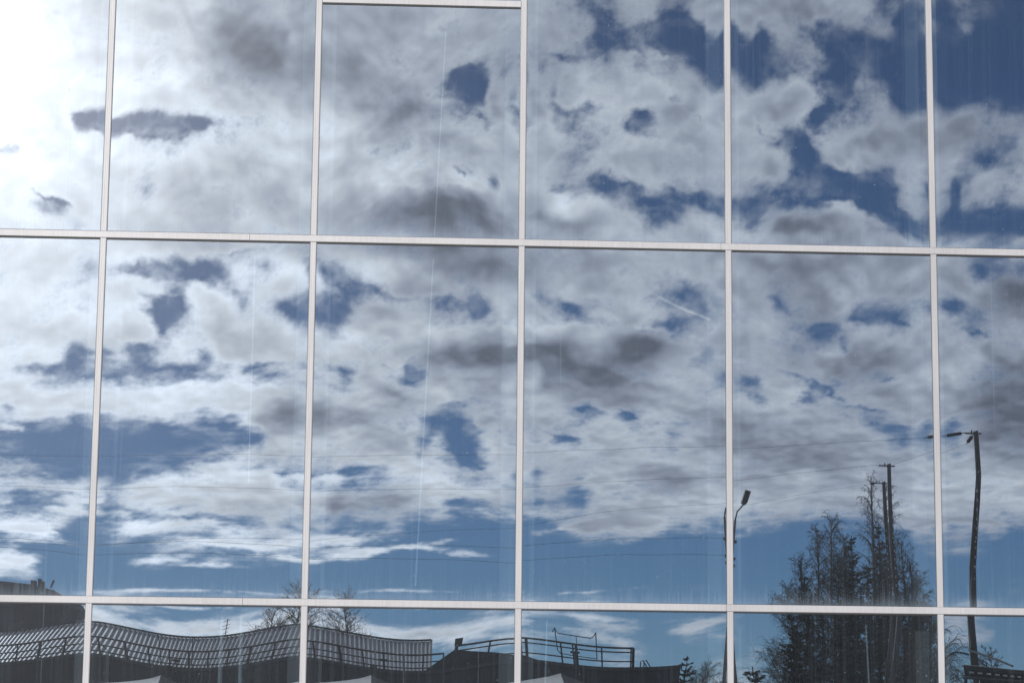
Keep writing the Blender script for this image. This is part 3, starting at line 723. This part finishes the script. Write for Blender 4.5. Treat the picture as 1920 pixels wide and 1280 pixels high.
for dx in (0, .18): m.tube([(q.x+dx, yF-.3, zt-.1), (q.x+dx, yF-.3, q.z-.05), (q.x+dx+.12, yF-.3, q.z), (q.x+dx+.85, yF+.3, zt-.9)], .028, 5)
m.build('ladder_handle', M_rail, flat)
for X, Y in ((326, 1208), (706, 1208), (1069, 1207)):
    q = vq(X, Y, D2); m = MB()
    m.tube([(q.x, yF+.3, zt-1.6), (q.x, yF+.3, q.z)], .035, 6); m.box((q.x-.14, yF+.15, q.z-.02), (q.x+.14, yF+.42, q.z+.09))
    m.tube([(q.x-.22, yF+.3, q.z+.03), (q.x+.24, yF+.3, q.z+.05)], .05, 6); m.build('floodlight', M_rail, flat)
for X in (310, 684):
    q = vq(X, 1225, D2); m = MB().box((q.x-.20, yF+.12, zt-.05), (q.x+.17, yF+.30, q.z+.20)); m.build('roof_box', M_rail, flat)
# diagonal brace at the left
for X0_, Y0_, X1_, Y1_ in ((118, 1198, 158, 1230), (182, 1200, 205, 1228), (192, 1216, 240, 1236)):
    a, b = vq(X0_, Y0_, D2), vq(X1_, Y1_, D2); MB().tube([a, b], .022, 5).build('brace', M_rail, flat)

# ---------------------------------------------------------------- tall building far off at the left
D3 = 200.
tl, tr_ = vp(-420, 1108, D3), vp(123, 1112, D3); zt3 = vp(60, 1104, D3).z
tall = empty('tall_far_building', ((tl.x+tr_.x)/2, tl.y, 0), 'tall dark building with roof chimneys reflected at the far left above the ribbed roof', 'building')
w3 = tr_.x; m = MB().prism([(tl.x, 0), (w3-1.2, 0), (w3, zt3-1.2), (w3-.3, zt3-.7), (tl.x, zt3-.7)], tl.y-14, tl.y); m.build('wall', M_far, tall)
m = MB().prism([(tl.x-.2, zt3-.69), (w3-.25, zt3-.69), (w3-1.2, zt3-.2), (w3-3.0, zt3+.15), (w3-5.5, zt3+.30), (tl.x-.2, zt3+.75)], tl.y-14.2, tl.y+.15); m.build('roof', M_farroof, tall)
for X, w_, hh_ in ((50, .35, .75), (62, .22, 1.1), (66, .35, .7)):
    q = vp(X, 1100, D3); MB().box((q.x-w_*.6, tl.y-3, zt3+.1), (q.x+w_*.6, tl.y-2.2, zt3+.25+hh_*.5)).build('chimney', M_farroof, tall)
q = vp(84, 1100, D3); MB().tube([(q.x, tl.y-2, zt3+.1), (q.x+.3, tl.y-2, zt3+.75)], .09, 5).build('vent_pipe', M_farroof, tall)
for i in range(9):
    for j in range(3):
        x = w3-4.5-i*2.6; z = zt3-3.4-j*3.1
        MB().box((x, tl.y+.003, z), (x+1.2, tl.y+.06, z+1.3)).build('window', M_win, tall)

# ---------------------------------------------------------------- shed at the right
D4 = 60.
s0, s1 = vp(1806, 1243, D4), vp(2120, 1226, D4)
shed = empty('dark_shed', ((s0.x+s1.x)/2, s0.y-3, 0), 'dark shed with pale rafter ends under its eave reflected at the bottom right corner', 'shed')
zA4 = s0.z; m = MB().box((s0.x+.35, s0.y-6, 0), (s1.x, s0.y-.35, zA4-.30)); m.build('wall', M_tile, shed)
m = MB(); x0, x1 = s0.x, s1.x
m.add([(x0, s0.y, zA4-.10), (x1, s0.y, zA4-.08), (x1, s0.y-3.2, zA4+.02), (x0, s0.y-3.2, zA4), (x0, s0.y, zA4), (x1, s0.y, zA4+.02), (x1, s0.y-3.2, zA4+.14), (x0, s0.y-3.2, zA4+.12), (x0, s0.y-6.4, zA4-.1), (x1, s0.y-6.4, zA4-.08), (x0, s0.y-6.4, zA4), (x1, s0.y-6.4, zA4+.02)],
      [(0, 3, 2, 1), (4, 5, 6, 7), (0, 1, 5, 4), (3, 8, 9, 2), (7, 6, 11, 10), (0, 4, 7, 3), (8, 3, 7, 10), (1, 2, 6, 5), (2, 9, 11, 6), (8, 10, 11, 9)])
m.build('roof', M_tile, shed)
for i in range(22):
    x = x0+.12+i*.205; zz = zA4+.02*(x-x0)/(x1-x0)
    MB().box((x, s0.y-.34, zz-.19), (x+.11, s0.y+.015, zz-.145)).build('rafter_end', M_pale, shed)
m = MB().tube([(x0-.05, s0.y+.07, zA4-.32), (x1, s0.y+.07, zA4-.20)], .035, 6); m.build('gutter', M_lamp, shed)
m = MB().tube([(x0+.02, s0.y+.05, zA4-.32), (x0-.02, s0.y-.1, zA4-.7), (x0+.2, s0.y-.33, zA4-.95), (x0+.2, s0.y-.33, .1)], .04, 6); m.build('downpipe', M_rail, shed)
for i in range(4): MB().box((x0+1.0+i*1.2, s0.y-.347, .9), (x0+1.7+i*1.2, s0.y-.30, 1.8)).build('window', M_win, shed)

ca_, sa_ = math.cos(.236), math.sin(.236); dx_, dy_ = shed.location.x-s0.x, shed.location.y-s0.y
shed.rotation_euler.z = .236; shed.location = (s0.x+dx_*ca_-dy_*sa_, s0.y+dx_*sa_+dy_*ca_, 0)

# ---------------------------------------------------------------- peaked market tents
DT = 44.
tents = [(-92, 1251, 'peaked tent with sunlight painted on its left panel reflected at the far left edge'),
         (291, 1251, 'peaked tent with sunlight painted on its left panel, reflected under the thick cord'),
         (682, 1251, 'peaked tent with painted-on shade reflected just left of where the ribbed roof ends'),
         (1042, 1257, 'peaked tent with painted-on shade reflected under the hoop-shaped ladder rails')]
def make_tent(px, py, lab):
    p = vp(px, py, DT); t = empty('peaked_tent', (p.x, p.y, 0), lab, 'tent', 'peaked tents in a row')
    hw = 1.35; zp = p.z; zec = zp-.44; m = MB()
    N = 8; vs = [(p.x, p.y, zp)]; fs = []
    ring_prev = None
    for k in range(1, N+1):                         # slack fabric: falls fast, then flattens
        f = k/N; z = zp-.44*(1-(1-f)**1.35) if False else zp-.44*f**.80
        base = len(vs)
        M_ = 4
        for s_ in range(4):
            for j in range(M_):
                u = -1+2*j/M_
                x, y = [(u, -1), (1, u), (-u, 1), (-1, -u)][s_]
                sag = .05*f*(1-u*u)
                vs.append((p.x+(x-y)*.7071*hw*f, p.y+(x+y)*.7071*hw*f, z-sag*.5))
        n_ = 4*M_
        for j in range(n_):
            if k == 1: fs.append((0, base+j, base+(j+1) % n_))
            else: fs.append((base-n_+j, base+j, base+(j+1) % n_, base-n_+(j+1) % n_))
    m.add(vs, fs)
    m.m = []
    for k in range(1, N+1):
        for j in range(16): m.m.append(0 if j//4 in (2, 3) and j//4 == 2 else (1 if j//4 != 2 else 0))  # left panel coloured pale as if sunlit, the others dark as if shaded
    cn = m.build('canopy', [M_fabric_lit, M_fabric_shade], t)
    sm = cn.modifiers.new('thickness', 'SOLIDIFY'); sm.thickness = .012
    cs = [(p.x+1.4142*hw*math.cos(a_), p.y+1.4142*hw*math.sin(a_)) for a_ in (0, math.pi/2, math.pi, 1.5*math.pi)]
    m = MB()
    for q in range(4):                               # valance: four thin hanging strips
        (ax_, ay_), (bx_, by_) = cs[q], cs[(q+1) % 4]
        nx_, ny_ = (ax_+bx_)/2-p.x, (ay_+by_)/2-p.y; L_ = math.hypot(nx_, ny_); nx_, ny_ = nx_/L_*.012, ny_/L_*.012
        vs = []
        for zz in (zec-.27, zec-.012):
            vs += [(ax_, ay_, zz), (bx_, by_, zz), (bx_+nx_, by_+ny_, zz), (ax_+nx_, ay_+ny_, zz)]
        m.add(vs, [(0, 3, 2, 1), (4, 5, 6, 7), (0, 1, 5, 4), (1, 2, 6, 5), (2, 3, 7, 6), (3, 0, 4, 7)])
    m.build('valance', M_fabric_shade, t)
    for cx_, cy_ in cs:
        x_, y_ = p.x+(cx_-p.x)*.95, p.y+(cy_-p.y)*.95
        MB().box((x_-.03, y_-.03, 0), (x_+.03, y_+.03, zec-.03)).build('leg', M_steel, t)
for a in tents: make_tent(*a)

# ---------------------------------------------------------------- utility poles and their wires
def utility_pole(X, Ytop, dist, rad, lab, arm=True, kind=0):
    p = vp(X, Ytop, dist); o = empty('utility_pole', (p.x, p.y, 0), lab, 'pole', 'wooden utility poles')
    rr = random.Random(int(X)); H = p.z
    pts = [(p.x+rr.uniform(-.012, .012)*i, p.y, H*i/8) for i in range(9)]; pts[0] = (p.x, p.y, -.3); pts[8] = (p.x, p.y, H)
    MB().tube(pts, [rad*(1.45-.55*i/8) for i in range(9)], 10).build('shaft', M_pole, o, smooth=True)
    s_ = dist/FPX
    m = MB().box((p.x-22*s_, p.y-.04, H-.09), (p.x+12*s_, p.y+.04, H-.045)); m.build('crossarm', M_lamp, o)
    for dx in (-9, 3): MB().tube([(p.x+dx*s_, p.y, H-.05), (p.x+dx*s_, p.y, H+.03)], [.02, .03], 6).build('insulator', M_ins, o)
    MB().box((p.x-rad*1.1, p.y+rad*.9, H*.42), (p.x+rad*.25, p.y+rad*.9+.05, H*.60)).build('number_strip', M_trim, o)
    for i in range(9):
        z = H*(.62+.026*i); MB().box((p.x-.012, p.y+rad*1.12, z), (p.x+.012, p.y+rad*1.12+.05, z+.085)).build('climbing_iron', M_pale, o)
    return o, p
P1, p1 = utility_pole(1818, 809, 72, .095, 'thick near utility pole reflected in the rightmost bay, in front of the shed roof')
P2, p2 = utility_pole(1680, 869, 82, .085, 'middle utility pole reflected in front of the bare trees')
P3, p3 = utility_pole(1668, 904, 104, .075, 'thinnest and shortest utility pole, just left of the middle pole by the trees')
def string(a, b, n=9, r=.06):
    a, b = Vector(a), Vector(b); m = MB(); d = (b-a)
    pts = [a+d*i/40 for i in range(41)]
    rad = [.016+(r if 8 <= i <= 32 and i % 2 == 0 else (r*.45 if 8 <= i <= 32 else 0)) for i in range(41)]
    return m.tube(pts, rad, 6)
i1 = vp(1752, 818, 72); i2 = vp(1799, 833, 72)
for (a, b) in (((p1.x-.35, p1.y, p1.z-.05), i1), ((p1.x-.10, p1.y, p1.z-.12), i2)):
    string(a, b, r=.050).build('insulator_string', M_ins, P1)
j3 = vp(1640, 909, 104); string((p3.x-.4, p3.y, p3.z-.06), j3, r=.05).build('insulator_string', M_ins, P3)
def wire(pts, r, lab, grp='overhead wires'):
    P = [Vector(p) for p in pts]; out = []
    for i in range(len(P)-1):
        p0 = P[max(i-1, 0)]; p1_ = P[i]; p2_ = P[i+1]; p3_ = P[min(i+2, len(P)-1)]
        for k in range(10):
            t = k/10; out.append(.5*((2*p1_)+(-p0+p2_)*t+(2*p0-5*p1_+4*p2_-p3_)*t*t+(-p0+3*p1_-3*p2_+p3_)*t**3))
    out.append(P[-1]); o = MB().tube(out, r, 4).build('overhead_wire', M_wire, origin=tuple(P[0])); return tag(o, lab, 'wire', grp)
U = lambda L_, D_: [vp(x, y, D_) for x, y in L_]
wire(U([(1752, 818), (1560, 829), (1366, 839), (975, 851), (570, 855), (165, 855), (-200, 853), (-520, 848)], 72), .0045, 'uppermost wire, running left from the thick near pole across the clouds')
wire(U([(1660, 871), (1366, 898), (975, 917), (570, 920), (165, 917), (-200, 914), (-520, 908)], 82), .005, 'second wire from the top, running left from the middle pole')
wire(U([(1640, 909), (1500, 929), (1366, 948), (1150, 968), (975, 988), (780, 1003), (570, 1012), (165, 1024), (-200, 1018), (-520, 1005)], 104), .006, 'third wire, sagging left from the thinnest pole past the lamp head')
wire([i2, vp(1740, 853, 76), p2+Vector((.15, 0, 0))], .005, 'short wire between the thick near pole and the middle pole')
wire(U([(1369, 1012), (1200, 1020), (975, 1026), (780, 1028), (570, 1026), (370, 1024), (165, 1021), (-60, 1012), (-300, 1003), (-520, 994)], 72), .0055, 'upper of the two wires fixed to the street lamp post')
wire(U([(1369, 1044), (1200, 1050), (975, 1054), (780, 1053), (570, 1047), (370, 1045), (165, 1040), (-60, 1028), (-300, 1014), (-520, 1000)], 72), .0055, 'lower of the two wires fixed to the street lamp post')

# ---------------------------------------------------------------- street lamp beside a mullion
lp = vp(1367, 1385, 72); lt = vp(1369, 972, 72); lh = vp(1389, 936, 72)
lamp = empty('street_lamp', (lp.x, lp.y, 0), 'slim street lamp with one angled head reflected on both sides of a mullion', 'street lamp')
MB().tube([(lp.x, lp.y, 0), (lp.x, lp.y, lt.z*.5), (lt.x, lp.y, lt.z)], [.085, .05, .036], 8).build('lamp_post', M_lamp, lamp, smooth=True)
MB().tube([(lt.x, lp.y, lt.z-.02), (lt.x+.05, lp.y, lt.z+.25), (lh.x-.06, lp.y, lh.z-.1)], .026, 6).build('lamp_arm', M_lamp, lamp, smooth=True)
hv = Vector((.30, 0, .95)).normalized(); hb = Vector((lh.x-.09, lp.y, lh.z-.12)); hd = hb+hv*.42; sd = Vector((hv.z, 0, -hv.x))
m = MB(); vs = []
for c_, w_ in ((hb, .07), (hb+hv*.06, .095), (hd, .10)):
    for sx, sy in ((-1, -1), (1, -1), (1, 1), (-1, 1)): vs.append(c_+sd*w_*sx+Vector((0, .15*sy, 0)))
m.add(vs, [(3, 2, 1, 0), (8, 9, 10, 11)]+[(4*k+i, 4*k+(i+1) % 4, 4*k+4+(i+1) % 4, 4*k+4+i) for k in (0, 1) for i in range(4)])
m.build('lamp_head', M_lamp, lamp)
for Y in (1013, 1045, 1058): q = vp(1369, Y, 72); MB().box((q.x-.09, q.y-.06, q.z-.05), (q.x+.09, q.y+.06, q.z+.03)).build('bracket', M_rail, lamp)

# ---------------------------------------------------------------- trees
def birch(X, Ytop, dist, seed, lab, spread=.20, mt=None, dens=1.0, droop=.5, name='bare_birch', cat='tree', grp='bare trees', fork=False, rt=.012, low=.22, up=(1.1, 2.6)):
    rr = random.Random(seed); top = vp(X, Ytop, dist); base = Vector((top.x+rr.uniform(-.3, .3), top.y, 0)); H = top.z
    t = empty(name, tuple(base), lab, cat, grp); tm = MB(); cm = MB()
    n = 12; pts = []
    wob = [rr.uniform(-1, 1) for _ in range(4)]
    for i in range(n+1):
        f = i/n; pts.append(base.lerp(top, f)+Vector((math.sin(f*4+wob[0])*.12*wob[1], math.sin(f*3+wob[2])*.2, 0))*H*.06*f*(1-f)*4)
    r0 = H*.011
    tm.tube(pts, [r0*(1-f/n)**.8+.012 for f in range(n+1)], 7)
    def along(f): k = min(int(f*n), n-1); return pts[k].lerp(pts[k+1], f*n-k)
    nb = int(64*dens)
    for b in range(nb):
        f = low+(1-low-.02)*((b+rr.random())/nb)**.9
        o = along(f); az = rr.uniform(0, 2*math.pi); L_ = H*spread*(1.05-f)**.75*rr.uniform(.6, 1.15)+.25
        d = Vector((math.cos(az), math.sin(az)*.8, rr.uniform(*up))).normalized()
        bp = [o]; s_ = 5
        for k in range(s_):
            d = (d+Vector((rr.uniform(-.18, .18), rr.uniform(-.18, .18), -.075*droop*k))).normalized(); bp.append(bp[-1]+d*L_/s_)
        rb = r0*.30*(1.15-f)+.010
        tm.tube(bp, [rb*(1-k/s_*.75) for k in range(s_+1)], 4, cap=False)
        ns = int(6+L_*3.2)
        for q in range(ns):
            g_ = (q+1)/ns; k = min(int(g_*s_), s_-1); so = bp[k].lerp(bp[k+1], g_*s_-k)
            sdv = (d+Vector((rr.uniform(-1, 1), rr.uniform(-1, 1), rr.uniform(-.3, .9)))).normalized(); l2 = L_*.34*rr.uniform(.5, 1.2)
            sp = [so]
            for k in range(3):
                sdv = (sdv+Vector((rr.uniform(-.2, .2), rr.uniform(-.2, .2), -.15*droop*(k+.2)))).normalized(); sp.append(sp[-1]+sdv*l2/3)
            cm.tube(sp, [rt*.9, rt*.8, rt*.65, rt*.5], 3, cap=False)
            for w_ in range(4):
                tv = (sdv+Vector((rr.uniform(-1, 1), rr.uniform(-1, 1), rr.uniform(-.9, .7)-droop*.35))).normalized(); s2 = sp[rr.choice((1, 2, 3))]
                e2 = s2+tv*l2*.35; e3 = e2+(tv+Vector((0, 0, -.9*droop))).normalized()*l2*.35
                cm.tube([s2, e2, e3], [rt*.55, rt*.5, rt*.35], 3, cap=False)
    tm.build('trunk', M_bark, t); cm.build('crown', mt or M_twig, t); return t
def spruce(X, Ytop, dist, seed, lab, wid=.19, pine=False, low=.12, name='spruce', ragged=.25):
    rr = random.Random(seed); top = vp(X, Ytop, dist); base = Vector((top.x, top.y, 0)); H = top.z
    t = empty(name, tuple(base), lab, 'tree', 'conifers'); tm = MB(); cm = MB()
    tm.tube([base, base.lerp(top, .5)+Vector((rr.uniform(-.1, .1), 0, 0)), top], [H*.013, H*.009, .02], 7)
    nwh = int(H*3.0)
    for i in range(nwh):
        f = low+(1-low)*(i+rr.random()*.6)/nwh
        o = base.lerp(top, min(f, .995)); nbr = 5 if f < .9 else 3
        for b in range(nbr):
            az = rr.uniform(0, 2*math.pi); L_ = H*wid*((1-f)**(.8 if not pine else .5))*rr.uniform(1-ragged*2, 1.1)+.12
            up = rr.uniform(-.05, .35) if f < .6 else rr.uniform(.3, .9)
            if pine: up = rr.uniform(.1, .7)
            d = Vector((math.cos(az), math.sin(az), up)).normalized(); p = o.copy(); seg = max(3, int(L_*3.2)); pl_ = [p.copy()]
            for k in range(seg):
                d = (d+Vector((rr.uniform(-.1, .1), rr.uniform(-.1, .1), -.10 if k < seg*.6 else .10))).normalized()
                q = p+d*L_/seg; pl_.append(q.copy())
                for w_ in range(7 if not pine else 6):
                    s_ = p.lerp(q, rr.random()); a = rr.uniform(0, 6.28); hang = rr.uniform(-.9, .15)
                    tv = (Vector((math.cos(a), math.sin(a), hang))+d*.7).normalized(); l2 = rr.uniform(.12, .34)*(1 if f < .85 else .6)
                    sv = tv.cross(Vector((rr.uniform(-1, 1), rr.uniform(-1, 1), rr.uniform(-1, 1)))).normalized()*rr.uniform(.022, .05)
                    cm.add([s_-sv*.6, s_+tv*l2*.5-sv, s_+tv*l2, s_+tv*l2*.5+sv, s_+sv*.6], [(0, 1, 2, 3, 4)])
                p = q
            tm.tube(pl_, [.022+.010*(1-f)]*(len(pl_)-1)+[.01], 3, cap=False)
    tm.build('trunk', M_pbark, t); cm.build('crown', M_pine if pine else M_needle, t); return t

DG = 120.
birch(1562, 972, DG, 1, 'broad bare birch left of the dark spruce in the big reflected tree group', spread=.21, dens=1.35, droop=.8)
birch(1532, 995, DG+4, 2, 'bare birch at the left shoulder of the big reflected tree group', spread=.22, dens=1.2, droop=.8)
birch(1642, 892, DG-3, 3, 'tallest and thinnest bare birch, its tip reaching beside the two close utility poles', spread=.155, dens=1.15, droop=.9, rt=.010)
birch(1672, 905, DG+2, 4, 'tall bare birch right behind the middle utility pole', spread=.17, dens=1.1, droop=.9, rt=.010)
birch(1700, 1012, DG+1, 5, 'bare birch at the right shoulder of the big reflected tree group', spread=.20, dens=1.1, droop=.8)
birch(1503, 1048, DG+5, 6, 'lower bare tree at the left edge of the big reflected tree group', spread=.26, dens=1.2, droop=.6)
birch(1728, 1088, DG+3, 7, 'lower bare tree at the right edge of the big group, beside the mullion', spread=.26, dens=1.1, droop=.7, mt=M_twig2)
birch(1590, 1030, DG+8, 8, 'bare birch behind the dark spruce in the middle of the group', spread=.2, dens=1.1, droop=.8)
birch(1478, 1108, DG+2, 9, 'low bushy bare tree reflected at the left foot of the tree group', spread=.34, dens=1.1, droop=.5)
spruce(1602, 1008, DG-5, 11, 'dark pointed spruce in the middle of the big reflected tree group', wid=.17)
spruce(1655, 985, DG+3, 12, 'dark narrow spruce close behind the two utility poles', wid=.14)
spruce(1510, 1085, DG-4, 13, 'dark spruce at the left of the big reflected tree group', wid=.22)
spruce(1575, 1075, DG-6, 18, 'dark bushy pine left of the pointed spruce', wid=.22, pine=True, name='pine', low=.38)
spruce(1630, 1062, DG-7, 15, 'ragged pine right of the pointed spruce', wid=.20, pine=True, name='pine', low=.38)
spruce(1672, 1050, DG-1, 16, 'dark pine at the foot of the middle utility pole', wid=.20, pine=True, name='pine', low=.38)
spruce(1480, 1142, DG-8, 17, 'low spruce with hanging boughs at the left foot of the tree group', wid=.34, ragged=.3)
birch(1745, 1145, 95, 19, 'yellowish willow with arching twigs reflected beside the rightmost mullion', spread=.42, dens=1.0, droop=1.1, mt=M_twig2, name='bare_willow')
birch(1585, 1003, DG+6, 40, 'slim bare birch just left of the tip of the dark pointed spruce', spread=.19, dens=1.3, droop=.8)
birch(1715, 1050, DG-2, 41, 'bare birch right of the middle utility pole, second from the mullion', spread=.24, dens=1.2, droop=.8)
spruce(1299, 1222, 130, 21, 'small spruce reflected just right of the flat dark building', wid=.26)
birch(1330, 1252, 132, 22, 'low bare bush between the flat dark building and the lamp post', spread=.5, dens=.9, droop=.4, name='bare_bush', cat='bush', up=(.6, 2.0))
birch(1440, 1215, 126, 23, 'low bare bush left of the big reflected tree group', spread=.42, dens=.9, droop=.5, name='bare_bush', cat='bush', up=(.6, 2.0))
spruce(1396, 1243, 90, 24, 'small dark juniper bush at the foot of the street lamp', wid=.50, low=.02, name='juniper')
birch(568, 1100, 150, 31, 'bare round tree rising behind the ribbed roof, beside the second mullion', spread=.34, dens=1.2, droop=.1, rt=.011, low=.35, name='bare_maple', up=(.3, 1.3))
birch(642, 1116, 150, 32, 'bare spreading tree rising behind the ribbed roof, in the third bay', spread=.36, dens=1.1, droop=-.1, rt=.011, low=.35, name='bare_maple', up=(.3, 1.3))
birch(520, 1136, 152, 33, 'smaller bare tree left of the round tree behind the ribbed roof', spread=.36, dens=1.0, droop=.2, rt=.010, low=.4, name='bare_maple', up=(.3, 1.3))
birch(1856, 1216, 90, 36, 'small bare bush peeping over the dark shed roof', spread=.3, dens=.8, droop=.2, name='bare_bush', cat='bush', up=(.6, 2.0))

# service cables at the near pole
z_ = vp(1818, 1214, 71)
wire([vp(1819, 1214, 71), vp(1850, 1222, 66), vp(1898, 1236, 61)], .035, 'thick dark cable sloping from the near pole down to the dark shed roof')
wire([vp(1817, 1222, 71), vp(1795, 1220, 70), vp(1776, 1232, 69), vp(1762, 1262, 68), vp(1758, 1330, 68)], .03, 'dark cable looping down to the left of the near pole')
